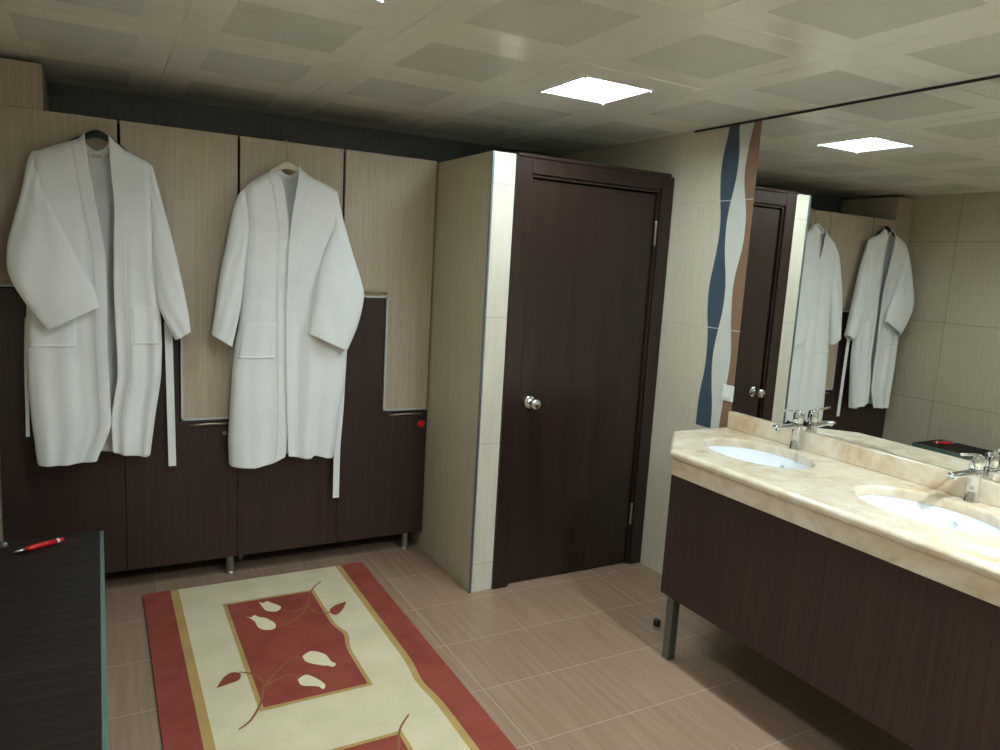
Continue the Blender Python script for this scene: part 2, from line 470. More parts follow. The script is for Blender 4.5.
# boxed column standing on the lockers in the corner
bm = bmesh.new(); box(bm, XL+.003, -2.80, LY+.005, YB-.005, 2.106, 2.285)
tag(obj('wood_box', bm, M['wood_light'], bevel=.002), 'light wood box standing on top of the left locker in the corner', 'box')

# red key fob in the lock next to the pier
k = thing('key', 'red key fob sticking in the lock of the rightmost locker beside the pier', 'key', (-1.1060, LY-.02, .72))
bm = bmesh.new(); box(bm, -1.1075, -1.1045, LY-.03, LY-.006, .7235, .7305); obj('key_blade', bm, M['steel'], k)
bm = bmesh.new()
prism(bm, [(-1.1300, .724), (-1.1240, .738), (-1.1060, .742), (-1.0880, .738), (-1.0820, .724), (-1.0900, .712), (-1.1000, .704), (-1.1120, .704), (-1.1220, .712)], 1, LY-.038, LY-.028)
obj('fob', bm, M['red_plastic'], k, bevel=.003)

# ------------------------------------------------------------------ ceiling lights
def ceiling_light(x, y, h, label, mat, group):
    """recessed luminaire: rim, open housing and a lit plate at its bottom"""
    t = thing('ceiling_light', label, 'ceiling light', (x, y, ZC), group)
    dp = .045 if h > .1 else .02
    bm = bmesh.new()
    e = .008
    for (a, b, c, d) in ((-h-e, h+e, -h-e, -h), (-h-e, h+e, h, h+e), (-h-e, -h, -h, h), (h, h+e, -h, h)):
        box(bm, x+a, x+b, y+c, y+d, ZC-.003, ZC+.0005)
    obj('frame', bm, M['white_plastic'], t)
    bm = bmesh.new()
    for (a, b, c, d) in ((-h, h, -h, -h+.002), (-h, h, h-.002, h), (-h, -h+.002, -h, h), (h-.002, h, -h, h)):
        box(bm, x+a, x+b, y+c, y+d, ZC-.001, ZC+dp)
    obj('housing', bm, M['housing'], t)
    bm = bmesh.new(); box(bm, x-h+.003, x+h-.003, y-h+.003, y+h-.003, ZC+dp-.006, ZC+dp)
    obj('diffuser', bm, mat, t)
    if h > .1:
        for sx in (-1, 1):
            for sy in (-1, 1):
                bm = bmesh.new(); lathe(bm, [(.006, 0), (.006, -.004), (.003, -.006)], (x+sx*(h+.002), y+sy*(h+.002), ZC-.003), n=12)
                obj('corner_cap', bm, M['chrome'], t)
SQ = 'square ceiling light panels'
ceiling_light(*LIGHTS[0], 'lit square ceiling panel in front of the dark door', M['lamp'], SQ)
ceiling_light(*LIGHTS[1], 'lit ceiling panel just peeking in at the top edge of the photo', M['lamp'], SQ)
ceiling_light(*LIGHTS[2], 'small bright ceiling downlight behind the viewer on the basin side, out of view', M['lamp_small'], None)
ceiling_light(*LIGHTS[3], 'lit square ceiling panel behind the viewer', M['lamp'], SQ)

# ------------------------------------------------------------------ vanity
CT = .895                                     # worktop height
YE = -2.42                                    # right end of the vanity run
outline = [(-.0, -.527), (-.342, -.524), (-.600, -.800), (-.600, YE), (-.0, YE)]
def inset(poly, ds):
    """move every edge of a clockwise or counter-clockwise polygon inwards by its own distance"""
    n = len(poly); cx = sum(p[0] for p in poly)/n; cy = sum(p[1] for p in poly)/n; L = []
    for i in range(n):
        p = Vector(poly[i]); q = Vector(poly[(i+1) % n]); d = (q-p).normalized(); nn = Vector((-d.y, d.x))
        if nn.dot(Vector((cx, cy))-p) < 0: nn = -nn
        L.append((p+nn*ds[i], d))
    out = []
    for i in range(n):
        p, d = L[i-1]; q, e = L[i]
        den = d.x*e.y-d.y*e.x
        t = ((q.x-p.x)*e.y-(q.y-p.y)*e.x)/den
        out.append(tuple(p+d*t))
    return out
def edges(d): return inset(outline, [d, d, d, d, 0])
SINKS = [(-.258, -.941), (-.268, -1.665)]
SA, SB = .170, .243
def counter():
    t = thing('countertop', 'cream marble washbasin worktop with clipped left corner under the mirror', 'countertop', (-.3, -1.4, .79))
    bm = bmesh.new()
    def loop(poly, z): return [bm.verts.new((x, y, z)) for x, y in poly]
    def bridge(A, B):
        n = len(A)
        for i in range(n): bm.faces.new((A[i], A[(i+1) % n], B[(i+1) % n], B[i]))
    r = .016
    prof = [(r*(1-math.sin(a)), CT-r*(1-math.cos(a))) for a in [math.pi/2*k/6 for k in range(7)]]
    loops = [loop(edges(d), z) for d, z in prof]
    loops.append(loop(edges(.002), .868)); loops.append(loop(edges(.007), .860))
    for A, B in zip(loops, loops[1:]): bridge(A, B)
    def ell(c, k, z, n=56): return [bm.verts.new((c[0]+(SA+k)*math.cos(2*math.pi*i/n), c[1]+(SB+k)*math.sin(2*math.pi*i/n), z)) for i in range(n)]
    tops, bots = [], []
    for c in SINKS:
        e = [ell(c, .010, CT), ell(c, .004, CT-.002), ell(c, .0, CT-.008), ell(c, .0, .860)]
        for A, B in zip(e, e[1:]): bridge(A, B)
        tops.append(e[0]); bots.append(e[-1])
    def fill(outer, holes):
        ed = []
        for L in [outer]+holes:
            for i in range(len(L)):
                a, b = L[i], L[(i+1) % len(L)]
                ed.append(bm.edges.get((a, b)) or bm.edges.new((a, b)))
        bmesh.ops.triangle_fill(bm, use_beauty=True, use_dissolve=False, edges=ed)
    fill(loops[0], tops); fill(loops[-1], bots)
    obj('worktop', bm, M['marble'], t)
    bm = bmesh.new()                          # apron below the nosing
    A = inset(outline, [.012, .012, .012, .012, 0]); B = inset(outline, [.034, .034, .034, .034, 0])
    ring = A[0:5]; 
    pts = [(A[0], B[0]), (A[1], B[1]), (A[2], B[2]), (A[3], B[3])]
    vs_ = [[bm.verts.new((*p, z)) for p in (a, b) for z in (.792, .860)] for a, b in pts]
    for u, v in zip(vs_, vs_[1:]):
        for i, j in ((0, 1), (1, 3), (3, 2), (2, 0)): bm.faces.new((u[i], u[j], v[j], v[i]))
    for u in (vs_[0], vs_[-1]): bm.faces.new((u[0], u[1], u[3], u[2]))
    obj('apron', bm, M['marble'], t, bevel=.002)
    bm = bmesh.new(); box(bm, -.022, -.0015, YE, -.543, CT, .973)
    obj('backsplash', bm, M['marble'], t, bevel=.003)
counter()

def vanity():
    t = thing('vanity_cabinet', 'dark wenge washbasin cabinet on slim grey metal legs under the marble worktop', 'cabinet', (-.3, -1.5, 0))
    bm = bmesh.new()
    box(bm, -.565, -.004, YE+.03, -.815, .283, .30)                      # bottom board
    box(bm, -.565, -.004, -.83, -.815, .30, .70)                        # end board
    box(bm, -.565, -.004, YE+.03, YE+.045, .30, .70)
    obj('carcass', bm, M['vanity_dark'], t)
    bm = bmesh.new(); box(bm, -.584, -.566, YE+.03, -.803, .283, .791)
    obj('front_panel', bm, M['vanity_dark'], t, bevel=.0015)
    for x, y in ((-.545, -.845), (-.545, YE+.08), (-.06, -.842), (-.06, YE+.08)):
        bm = bmesh.new(); box(bm, x-.019, x+.019, y-.019, y+.019, 0.004, .283); box(bm, x-.021, x+.021, y-.021, y+.021, 0, .006)
        obj('leg', bm, M['leg_metal'], t, bevel=.002)
vanity()

def sink(c, label):
    t = thing('wash_basin', label, 'sink', (c[0], c[1], .71), 'oval undermount basins')
    bm = bmesh.new()
    n = 56; prof = [(1.06, .859), (1.01, .859), (1.0, .852), (.975, .82), (.93, .785), (.84, .752), (.68, .728), (.45, .716), (.2, .711), (.09, .709)]
    rings = [[bm.verts.new((c[0]+SA*k*math.cos(2*math.pi*i/n), c[1]+SB*k*math.sin(2*math.pi*i/n), z)) for i in range(n)] for k, z in prof]
    out = [(.10, .699), (.5, .703), (.75, .716), (.93, .745), (1.02, .785), (1.06, .83)]
    ro = [[bm.verts.new((c[0]+SA*k*math.cos(2*math.pi*i/n), c[1]+SB*k*math.sin(2*math.pi*i/n), z)) for i in range(n)] for k, z in out]
    allr = rings+ro+[rings[0]]
    for A, B in zip(allr, allr[1:]):
        for i in range(n): bm.faces.new((A[i], A[(i+1) % n], B[(i+1) % n], B[i]))
    obj('basin', bm, M['ceramic'], t, smooth=True)
    bm = bmesh.new(); lathe(bm, [(.024, .7105), (.024, .7135), (.019, .715), (.006, .7145)], (c[0], c[1], 0), n=24)
    obj('drain', bm, M['chrome'], t, smooth=True)
    bm = bmesh.new(); lathe(bm, [(.012, 0), (.012, -.003), (.007, -.004)], (c[0]+SA*.955, c[1], .815), 'x', 16)
    obj('overflow_ring', bm, M['chrome'], t)
sink(SINKS[0], 'oval white basin sunk in the marble nearest the door')
sink(SINKS[1], 'oval white basin sunk in the marble at the right edge of the photo')

def faucet(y, label):
    x = -.050; t = thing('faucet', label, 'faucet', (x, y, CT), 'chrome single-lever mixer taps')
    bm = bmesh.new()
    lathe(bm, [(.0245, 0), (.0245, .004), (.0225, .008), (.0215, .05), (.0205, .10), (.0205, .112)], (x, y, CT), n=28)
    obj('body', bm, M['chrome'], t, smooth=True)
    bm = bmesh.new()                                                    # flat spout
    sec = [(x+.005, .099, .016, .0125), (x-.03, .101, .0165, .0115), (x-.075, .103, .0165, .009), (x-.115, .1045, .016, .0075), (x-.136, .105, .0145, .006)]
    rings = []
    for sx, sz, hw, hh in sec:
        rings.append([bm.verts.new((sx, y+hw*(abs(math.cos(a))**.6)*(1 if math.cos(a) > 0 else -1), CT+sz+hh*(abs(math.sin(a))**.6)*(1 if math.sin(a) > 0 else -1))) for a in [2*math.pi*(i+.5)/16 for i in range(16)]])
    for A, B in zip(rings, rings[1:]):
        for i in range(16): bm.faces.new((A[i], A[(i+1) % 16], B[(i+1) % 16], B[i]))
    bm.faces.new(rings[0]); bm.faces.new(rings[-1][::-1])
    sp = obj('spout', bm, M['chrome'], t, smooth=True)
    bm = bmesh.new(); lathe(bm, [(.0105, 0), (.0105, -.010), (.008, -.0105)], (x-.118, y, CT+.100), n=16)
    obj('aerator', bm, M['chrome'], sp)
    bm = bmesh.new()
    lathe(bm, [(.0195, .114), (.0215, .118), (.0215, .150), (.019, .160), (.010, .165)], (x, y, CT), n=28)
    cap = obj('cartridge_cap', bm, M['chrome'], t, smooth=True)
    bm = bmesh.new()
    tube(bm, [(x+.008, y, CT+.158), (x-.03, y, CT+.166), (x-.07, y, CT+.170), (x-.100, y, CT+.172)], [.0075, .006, .0048, .0055], 12)
    obj('lever', bm, M['chrome'], cap, smooth=True)
faucet(-.957, 'chrome mixer tap behind the basin nearest the door')
faucet(-1.676, 'chrome mixer tap behind the basin at the right edge')

bm = bmesh.new(); box(bm, -.005, -.0012, YE, -.545, .975, 2.296)
tag(obj('wall_mirror', bm, M['mirror']), 'large frameless wall mirror above the marble worktop', 'mirror')

t = thing('light_switch', 'small white square switch plate at the left edge of the mirror', 'switch', (-.001, -.51, 1.05))
bm = bmesh.new(); box(bm, -.011, -.001, -.5442, -.478, 1.016, 1.092); obj('plate', bm, M['white_plastic'], t, bevel=.003)
bm = bmesh.new(); box(bm, -.0145, -.010, -.532, -.490, 1.030, 1.078); obj('rocker', bm, M['white_plastic'], t, bevel=.002)

t = thing('door_stop', 'small black rubber door stop on the floor beside the vanity leg', 'door stop', (-.42, -.625, 0))
bm = bmesh.new(); lathe(bm, [(.014, 0), (.015, .003), (.0135, .008), (.0125, .03)], (-.42, -.625, 0), n=20); obj('post', bm, M['steel'], t, smooth=False)
bm = bmesh.new(); lathe(bm, [(.0155, .012), (.0165, .015), (.0165, .034), (.014, .040), (.006, .042)], (-.42, -.625, 0), n=20); obj('rubber_cap', bm, M['black_rubber'], t, smooth=True)

# ------------------------------------------------------------------ rug
def rug():
    bm = bmesh.new()
    x0, x1, y1, y0 = -2.470, -1.435, .532, -2.0
    rad = .02; z = .011
    def rr():
        out = []
        for cx, cy, a in ((x1-rad, y1-rad, 0), (x0+rad, y1-rad, 90), (x0+rad, y0+rad, 180), (x1-rad, y0+rad, 270)):
            for k in range(5): th = math.radians(a+22.5*k); out.append((cx+rad*math.cos(th), cy+rad*math.sin(th)))
        return out
    prism(bm, rr(), 2, .0, z, 0)
    layer = [z+.0006]
    def warp(x, y):
        k = .026*math.exp(-((y+.17)/.075)**2)*math.exp(-((x+1.74)/.06)**2)-.018*math.exp(-((y+.62)/.10)**2)*math.exp(-((x+1.54)/.10)**2)
        return (x+k, y)
    def quad(a, b, c, d, mi):
        n = 60; e = [c+(d-c)*k/n for k in range(n+1)]
        flat(bm, [warp(a, y) for y in e]+[warp(b, y) for y in e[::-1]], layer[0], mi)
    ym = y1-.006
    quad(-2.355, -1.552, y0+.006, ym, 1)                      # cream field
    layer[0] += .0006
    quad(-2.356, -2.322, y0+.006, ym, 2); quad(-1.578, -1.550, y0+.006, ym, 2)
    for oy in (0, -1.165):
        layer[0] = z+.0018
        quad(-2.160, -1.748, -.572+oy, .298+oy, 2)
        layer[0] += .0006
        quad(-2.143, -1.764, -.556+oy, .282+oy, 0)
    def stem(pts, wd, oy, zz):
        c = catmull([(x, y+oy, 0) for x, y in pts], 8); L = []; R = []
        for i, p in enumerate(c):
            d = (c[min(i+1, len(c)-1)]-c[max(i-1, 0)]).normalized(); nn = Vector((-d.y, d.x, 0))
            k = wd*(.55+.45*math.sin(math.pi*min(1, i/(len(c)-1)*.9+.1)))
            L.append(p+nn*k); R.append(p-nn*k)
        for i in range(len(c)-1):
            flat(bm, [tuple(L[i][:2]), tuple(L[i+1][:2]), tuple(R[i+1][:2]), tuple(R[i][:2])], zz, 4)
    def petal(pts, oy, zz, mi):
        c = catmull([(x, y+oy, 0) for x, y in pts]+[(pts[0][0], pts[0][1]+oy, 0)], 4)[:-1]
        flat(bm, [tuple(p[:2]) for p in c], zz, mi)
    up = [[(-1.693,0.370),(-1.760,0.290),(-1.816,0.141),(-1.882,0.049),(-1.951,0.002),(-1.992,-0.000)],
          [(-1.816,0.141),(-1.883,0.115),(-1.937,0.149)],
          [(-1.816,0.141),(-1.798,0.073),(-1.764,0.039),(-1.733,0.051)]]
    upf = [([(-2.008,0.260),(-1.993,0.239),(-1.975,0.253),(-1.956,0.224),(-1.933,0.188),(-1.930,0.161),(-1.957,0.137),(-1.992,0.156),(-2.003,0.201)], 3),
           ([(-2.085,0.143),(-2.067,0.121),(-2.051,0.137),(-2.034,0.113),(-2.007,0.088),(-1.983,0.029),(-1.996,-0.017),(-2.035,-0.010),(-2.055,0.026),(-2.060,0.085)], 3),
           ([(-1.735,0.067),(-1.704,0.096),(-1.676,0.106),(-1.646,0.111),(-1.682,0.046),(-1.718,0.009),(-1.739,0.029)], 0)]
    dn = [[(-2.240,-0.647),(-2.195,-0.610),(-2.147,-0.525),(-2.117,-0.435),(-2.066,-0.358),(-1.991,-0.286),(-1.936,-0.278)],
          [(-2.117,-0.435),(-2.118,-0.374),(-2.142,-0.327),(-2.183,-0.294)],
          [(-2.117,-0.435),(-2.068,-0.400),(-2.014,-0.389),(-1.986,-0.421)]]
    dnf = [([(-1.940,-0.276),(-1.898,-0.252),(-1.855,-0.296),(-1.847,-0.355),(-1.835,-0.382),(-1.852,-0.398),(-1.869,-0.379),(-1.877,-0.379),(-1.916,-0.347),(-1.938,-0.317)], 3),
           ([(-1.995,-0.432),(-1.961,-0.412),(-1.933,-0.444),(-1.911,-0.503),(-1.926,-0.530),(-1.935,-0.509),(-1.954,-0.496),(-1.991,-0.475)], 3),
           ([(-2.274,-0.372),(-2.241,-0.312),(-2.208,-0.289),(-2.181,-0.309),(-2.191,-0.348),(-2.227,-0.360)], 0)]
    for oy in (0, -1.165):
        for s in up+dn: stem(s, .0048, oy, z+.0032)
        for p, mi in upf+dnf: petal(p, oy, z+.0040, mi)
    return obj('rug', bm, [M['rug_red'], M['rug_cream'], M['rug_gold'], M['rug_ivory'], M['rug_stem']], norm=False)
tag(rug(), 'cream and brick red runner rug with tulip pattern on the tiled floor', 'rug')

# ------------------------------------------------------------------ bench with pen
def bench():
    y1, y0, z = .143, -1.62, .476
    t = thing('bench', 'dark brown bench with pale green edge strip at the lower left corner', 'bench', (-2.8, -.75, 0))
    bm = bmesh.new(); box(bm, XL+.004, -2.636, y0, y1, z-.03, z); obj('top', bm, M['bench_dark'], t, bevel=.0015)
    bm = bmesh.new(); box(bm, -2.636, -2.622, y0, y1, z-.03, z+.0005); obj('edge_strip', bm, M['edge_green'], t, bevel=.002)
    for yy in (y1-.06, (y0+y1)/2, y0+.02):
        bm = bmesh.new(); box(bm, XL+.02, -2.66, yy, yy+.04, .0, z-.03); obj('side_panel', bm, M['bench_dark'], t, bevel=.0015)
    bm = bmesh.new(); box(bm, XL+.03, XL+.05, y0+.06, y1-.06, .12, z-.03); obj('back_rail', bm, M['bench_dark'], t)
bench()
def pen():
    z = .476
    A, B = [Vector((x, y, z+.0115)) for x, y in [(-2.903,-0.017),(-2.753,0.064)]]
    d = (B-A).normalized(); L = (B-A).length
    t = thing('pen', 'red pen with metal tip lying on the dark bench', 'pen', tuple(A))
    P = lambda f: tuple(A+d*L*f)
    bm = bmesh.new(); tube(bm, [P(.22), P(.3), P(.6), P(.84)], [.0085, .0105, .0108, .0092], 14); obj('barrel', bm, M['red_plastic'], t, smooth=True)
    bm = bmesh.new(); tube(bm, [P(0), P(.05), P(.13), P(.22)], [.0014, .004, .006, .008], 14); obj('tip', bm, M['steel'], t, smooth=True)
    bm = bmesh.new(); tube(bm, [P(.84), P(.87), P(.9)], [.0094, .0096, .0094], 14); obj('ring', bm, M['white_plastic'], t, smooth=True)
    bm = bmesh.new(); tube(bm, [P(.9), P(.95), P(1.0)], [.0085, .0082, .006], 14); obj('button', bm, M['red_plastic'], t, smooth=True)
pen()
cx, cy = [(-2.942,0.089)][0]
bm = bmesh.new(); lathe(bm, [(.010, .476), (.011, .478), (.011, .486), (.009, .490), (.004, .4905)], (cx, cy, 0), n=18)
tag(obj('bottle_cap', bm, M['grey_small'], smooth=True), 'small round grey cap on the bench left of the red pen', 'cap')

# ------------------------------------------------------------------ bathrobes
def interp(pts):
    """x as a function of z from (x, z) points"""
    c = sorted(pts, key=lambda p: p[1]); zs = [p[1] for p in c]; xs = [p[0] for p in c]
    def f(z): return float(np.interp(z, zs, xs))
    def g(z): return (f(z-.03)+2*f(z)+f(z+.03))/4 if zs[0]+.03 < z < zs[-1]-.03 else f(z)
    return g
def alongs(pts):
    """z along s in 0..1 from (x, z) points, s by x distance"""
    a, b = pts[0][0], pts[-1][0]
    ss = [(p[0]-a)/(b-a) for p in pts]; zz = [p[1] for p in pts]
    return lambda s: float(np.interp(s, ss, zz))
def sstep(a, b, x):
    t = min(1, max(0, (x-a)/(b-a))); return t*t*(3-2*t)

YMID, DF, DBK = .558, .055, .022
def panel_fn(side, opn, top, hem, folds, D=DF, off=0.0, sign=-1):
    S, O = interp(side), interp(opn); T, H = alongs(top), alongs(hem)
    def P(s, t, lift=0.0):
        z = T(s)*(1-t)+H(s)*t
        x = S(z)*(1-s)+O(z)*s
        pr = math.sqrt(max(0, 1-(1-min(1, s/.22))**2))
        q = math.sqrt(max(0, 1-(1-min(1, t/.07))**2))
        d = D*(.25+.75*pr)*(.15+.85*q)*(.82+.18*sstep(.3, 1, t))
        if s < 1e-6: d = 0
        fo = 0
        for s0, w_, amp, t0, t1, dr in folds:
            fo += .85*amp*math.exp(-((s-s0-dr*t)/(1.6*w_))**2)*sstep(t0, t1, t)
        fo *= min(1, s/.12)
        return Vector((x, YMID+sign*(d+fo+lift+off*q), z))
    P.level = lambda s, z: (T(s)-z)/(T(s)-H(s))     # row that lies at height z
    return P
def grid(bm, P, s0, s1, t0, t1, ns, nt, lift=0.0, mi=0):
    V = [[bm.verts.new(P((s0(t) if callable(s0) else s0)+((s1(t) if callable(s1) else s1)-(s0(t) if callable(s0) else s0))*i/ns, t, lift)) for i in range(ns+1)]
         for t in [t0+(t1-t0)*j/nt for j in range(nt+1)]]
    for j in range(nt):
        for i in range(ns): bm.faces.new((V[j][i], V[j][i+1], V[j+1][i+1], V[j+1][i])).material_index = mi

def sleeve(bm, secs, seed, n=30, per=9):
    """loft through (outer, inner, y, half-depth); open cuff with a turned-in rim"""
    rnd = random.Random(seed)
    O = catmull([(*s[0], 0) for s in secs], per); I = catmull([(*s[1], 0) for s in secs], per)
    Yc = catmull([(s[2], s[3], 0) for s in secs], per)
    ph = [rnd.uniform(0, 6.28) for _ in range(6)]
    rings = []; m = len(O)
    def ring(o, i, yc, b, k, sc=1.0):
        c = (o+i)/2; h = (i-o)/2; out = []
        for q in range(n):
            a = 2*math.pi*q/n; ca, sa = math.cos(a), math.sin(a)
            ca = math.copysign(abs(ca)**.75, ca); sa2 = math.copysign(abs(sa)**.85, sa)
            wr = 1+.10*math.sin(5*k*3.1+2*ca*3+ph[0])*abs(sa)+.07*math.sin(11*k+ca*5+ph[1])*abs(sa)
            p = c+h*ca*sc
            out.append(bm.verts.new((p.x, yc+b*sa2*wr*sc, p.y)))
        return out
    for j in range(m): rings.append(ring(O[j], I[j], Yc[j].x, Yc[j].y, j/(m-1)))
    for back, sc in ((0, .955), (3, .93), (9, .88)):
        j = m-1-back; rings.append(ring(O[j], I[j], Yc[j].x, Yc[j].y, j/(m-1), sc))
    for A, B in zip(rings, rings[1:]):
        for q in range(n): bm.faces.new((A[q], A[(q+1) % n], B[(q+1) % n], B[q]))
    bm.faces.new(rings[0])

def belt(bm, pts, wd, th=.003):
    """a flat hanging band through (x, y, z) points"""
    c = catmull(pts, 8); L = []
    for i, p in enumerate(c):
        L.append([bm.verts.new((p.x+sx*wd/2, p.y+sy*th/2, p.z)) for sx, sy in ((-1, -1), (1, -1), (1, 1), (-1, 1))])
    for A, B in zip(L, L[1:]):
        for k in range(4): bm.faces.new((A[k], A[(k+1) % 4], B[(k+1) % 4], B[k]))
    bm.faces.new(L[0]); bm.faces.new(L[-1][::-1])

def bathrobe(label, r):
    t = thing('bathrobe', label, 'bathrobe', r['origin'], 'white bathrobes hung on the lockers')
    PL = panel_fn(r['sideL'], r['openL'], r['topL'], r['hemL'], r['foldsL'], off=r.get('offL', 0))
    PR = panel_fn(r['sideR'], r['openR'], r['topR'], r['hemR'], r['foldsR'], off=r.get('offR', 0))
    # back panel: side to side, its top edge dips at the neck
    topB = r['topL'][:-1]+r['neck']+r['topR'][:-1][::-1]
    hemB = [r['hemL'][0], r['hemL'][0], r['hemR'][0]]
    hemB = [r['hemL'][0], ((r['hemL'][0][0]+r['hemR'][0][0])/2, max(r['hemL'][-1][1], r['hemR'][-1][1])-.004), r['hemR'][0]]
    S, O = interp(r['sideL']), interp(r['sideR']); T, H = alongs(topB), alongs(hemB)
    def PB(s, tt, lift=0):
        z = T(s)*(1-tt)+H(s)*tt; x = S(z)*(1-s)+O(z)*s
        pr = math.sqrt(max(0, 1-(2*s-1)**4)); q = math.sqrt(max(0, 1-(1-min(1, tt/.07))**2))
        w_ = .006*math.sin(s*17+1)*tt
        return Vector((x, YMID+DBK*pr*(.3+.7*q)-abs(w_)-lift, z))
    bm = bmesh.new()
    grid(bm, PL, 0, 1, 0, 1, 34, 70); grid(bm, PR, 0, 1, 0, 1, 34, 70); grid(bm, PB, 0, 1, 0, 1, 44, 70)
    bmesh.ops.remove_doubles(bm, verts=bm.verts, dist=.0008)
    obj('robe_body', bm, M['terry'], t, smooth=True, solid=.005, subsurf=1)
    # lapel band along both front edges and round the back of the neck
    bm = bmesh.new()
    for P, sd, op in ((PL, r['sideL'], r['openL']), (PR, r['sideR'], r['openR'])):
        SS, OO = interp(sd), interp(op)
        def s0(tt, P=P, SS=SS, OO=OO):
            z = P(.95, tt).z; return max(.3, 1-r['lapel']/max(.05, abs(OO(z)-SS(z))))
        grid(bm, P, s0, lambda tt: 1.003, 0.0, 1, 6, 70, .003)
    obj('lapel', bm, M['terry'], t, smooth=True, solid=.003, subsurf=1)
    bm = bmesh.new()
    nl, nr = r['topL'][-1], r['topR'][-1]; nk = r['neck']
    pts = catmull([(nl[0], YMID-.012, nl[1]), (nk[0][0], YMID+.006, nk[0][1]+.004), (nk[len(nk)//2][0], YMID+.016, nk[len(nk)//2][1]+.002), (nk[-1][0], YMID+.006, nk[-1][1]+.004), (nr[0], YMID-.012, nr[1])], 8)
    rows = [[bm.verts.new((p.x, p.y+dy, p.z+dz)) for p in pts] for dz, dy in ((.006, .006), (-.008, 0), (-.036, .004))]
    for A, B in zip(rows, rows[1:]):
        for i in range(len(A)-1): bm.faces.new((A[i], A[i+1], B[i+1], B[i]))
    obj('neck_band', bm, M['terry'], t, smooth=True, solid=.005, subsurf=1)
    for k, s in enumerate(r['sleeves']):
        bm = bmesh.new(); sleeve(bm, s, r['seed']+k)
        obj('sleeve', bm, M['terry'], t, smooth=True, subsurf=1)
    for side, s0, s1, z0, z1 in r['pockets']:
        P = PL if side == 'L' else PR
        Q = lambda sv, z, lift, P=P: P(sv, P.level(sv, z), lift)
        bm = bmesh.new(); grid(bm, Q, s0, s1, z0, z1, 12, 14, .0020)
        pk = obj('pocket', bm, M['terry'], t, smooth=True, solid=.0022)
        bm = bmesh.new(); grid(bm, Q, s0, s1, z1+.013, z1, 12, 2, .0034)
        obj('pocket_hem', bm, M['terry'], pk, smooth=True, solid=.002)
    for pts, wd in r['belts']:
        bm = bmesh.new(); belt(bm, pts, wd); obj('belt_end', bm, M['terry'], t, smooth=False)
    bm = bmesh.new(); nx, nz = r['tagpos']; box(bm, nx-.018, nx+.018, YMID+.008, YMID+.010, nz-.010, nz+.004)
    tg = obj('neck_label', bm, M['offwhite'], t); tg['label'] = 'small pale woven label'
    return t

def P3(xz, y): return [(x, y, z) for x, z in xz]
robe1 = dict(origin=(-2.63, .56, .66), seed=3, lapel=.047,
    sideL=[(-2.842,1.931),(-2.841,1.744),(-2.856,1.506),(-2.875,1.344),(-2.884,1.221),(-2.886,1.014),(-2.877,0.845),(-2.859,0.646)],
    openL=[(-2.656,2.026),(-2.653,1.987),(-2.640,1.865),(-2.611,1.679),(-2.590,1.547),(-2.588,1.389),(-2.592,1.182),(-2.588,1.024),(-2.582,0.810),(-2.640,0.672)],
    topL=[(-2.840,1.929),(-2.751,1.974),(-2.681,2.003),(-2.656,2.029)],
    hemL=[(-2.857,0.654),(-2.749,0.653),(-2.640,0.662)],
    sideR=[(-2.415,1.937),(-2.413,1.783),(-2.401,1.487),(-2.380,1.278),(-2.377,1.145),(-2.383,1.006),(-2.405,0.861),(-2.432,0.656)],
    openR=[(-2.567,2.025),(-2.566,1.911),(-2.553,1.748),(-2.559,1.605),(-2.563,1.398),(-2.555,1.131),(-2.554,1.023),(-2.575,0.910),(-2.584,0.836),(-2.579,0.698)],
    topR=[(-2.416,1.935),(-2.517,1.984),(-2.567,2.029)],
    hemR=[(-2.433,0.660),(-2.528,0.676),(-2.579,0.693)],
    neck=[(-2.654,1.984),(-2.637,1.966),(-2.612,1.961),(-2.590,1.968),(-2.571,1.986)],
    foldsL=[(.45, .07, .012, .15, .6, .05), (.75, .05, -.010, .1, .5, .05), (.2, .06, .010, .5, .9, 0), (.62, .05, -.008, .4, .8, .02), (.9, .06, .010, .5, 1, 0)],
    foldsR=[(.35, .08, -.012, .2, .6, 0), (.6, .07, .014, .2, .7, .1), (.85, .06, -.010, .4, .8, 0), (.15, .06, .010, .5, .9, 0)],
    offL=0.004, offR=-.004,
    sleeves=[
      [(a, b, y, d) for a, b, y, d in zip([(-2.838,1.937),(-2.856,1.893),(-2.876,1.785),(-2.907,1.659),(-2.930,1.557),(-2.928,1.448),(-2.878,1.339),(-2.806,1.227)], [(-2.804,1.937),(-2.796,1.880),(-2.806,1.791),(-2.768,1.701),(-2.713,1.571),(-2.662,1.460),(-2.628,1.392),(-2.615,1.330)],
        (.556, .545, .525, .505, .492, .482, .475, .472), (.010, .022, .030, .036, .040, .042, .038, .032))],
      [(a, b, y, d) for a, b, y, d in zip([(-2.408,1.937),(-2.371,1.787),(-2.333,1.633),(-2.298,1.461),(-2.271,1.308),(-2.261,1.223)], [(-2.431,1.913),(-2.421,1.782),(-2.416,1.636),(-2.406,1.465),(-2.392,1.332),(-2.325,1.182)],
        (.555, .55, .54, .535, .53, .53), (.012, .024, .032, .036, .036, .032))]],
    pockets=[('L', .04, .62, 1.33, 1.155), ('R', .08, .64, 1.33, 1.165)],
    belts=[(P3([(-2.879,1.270),(-2.887,1.096),(-2.889,0.929),(-2.891,0.771)], .565), .014), (P3([(-2.350,1.259),(-2.347,1.133),(-2.343,0.905),(-2.338,0.596)], .572), .032)],
    tagpos=[(-2.612,1.945)][0])
bathrobe('white waffle bathrobe on the black hanger, left locker, hanging open', robe1)
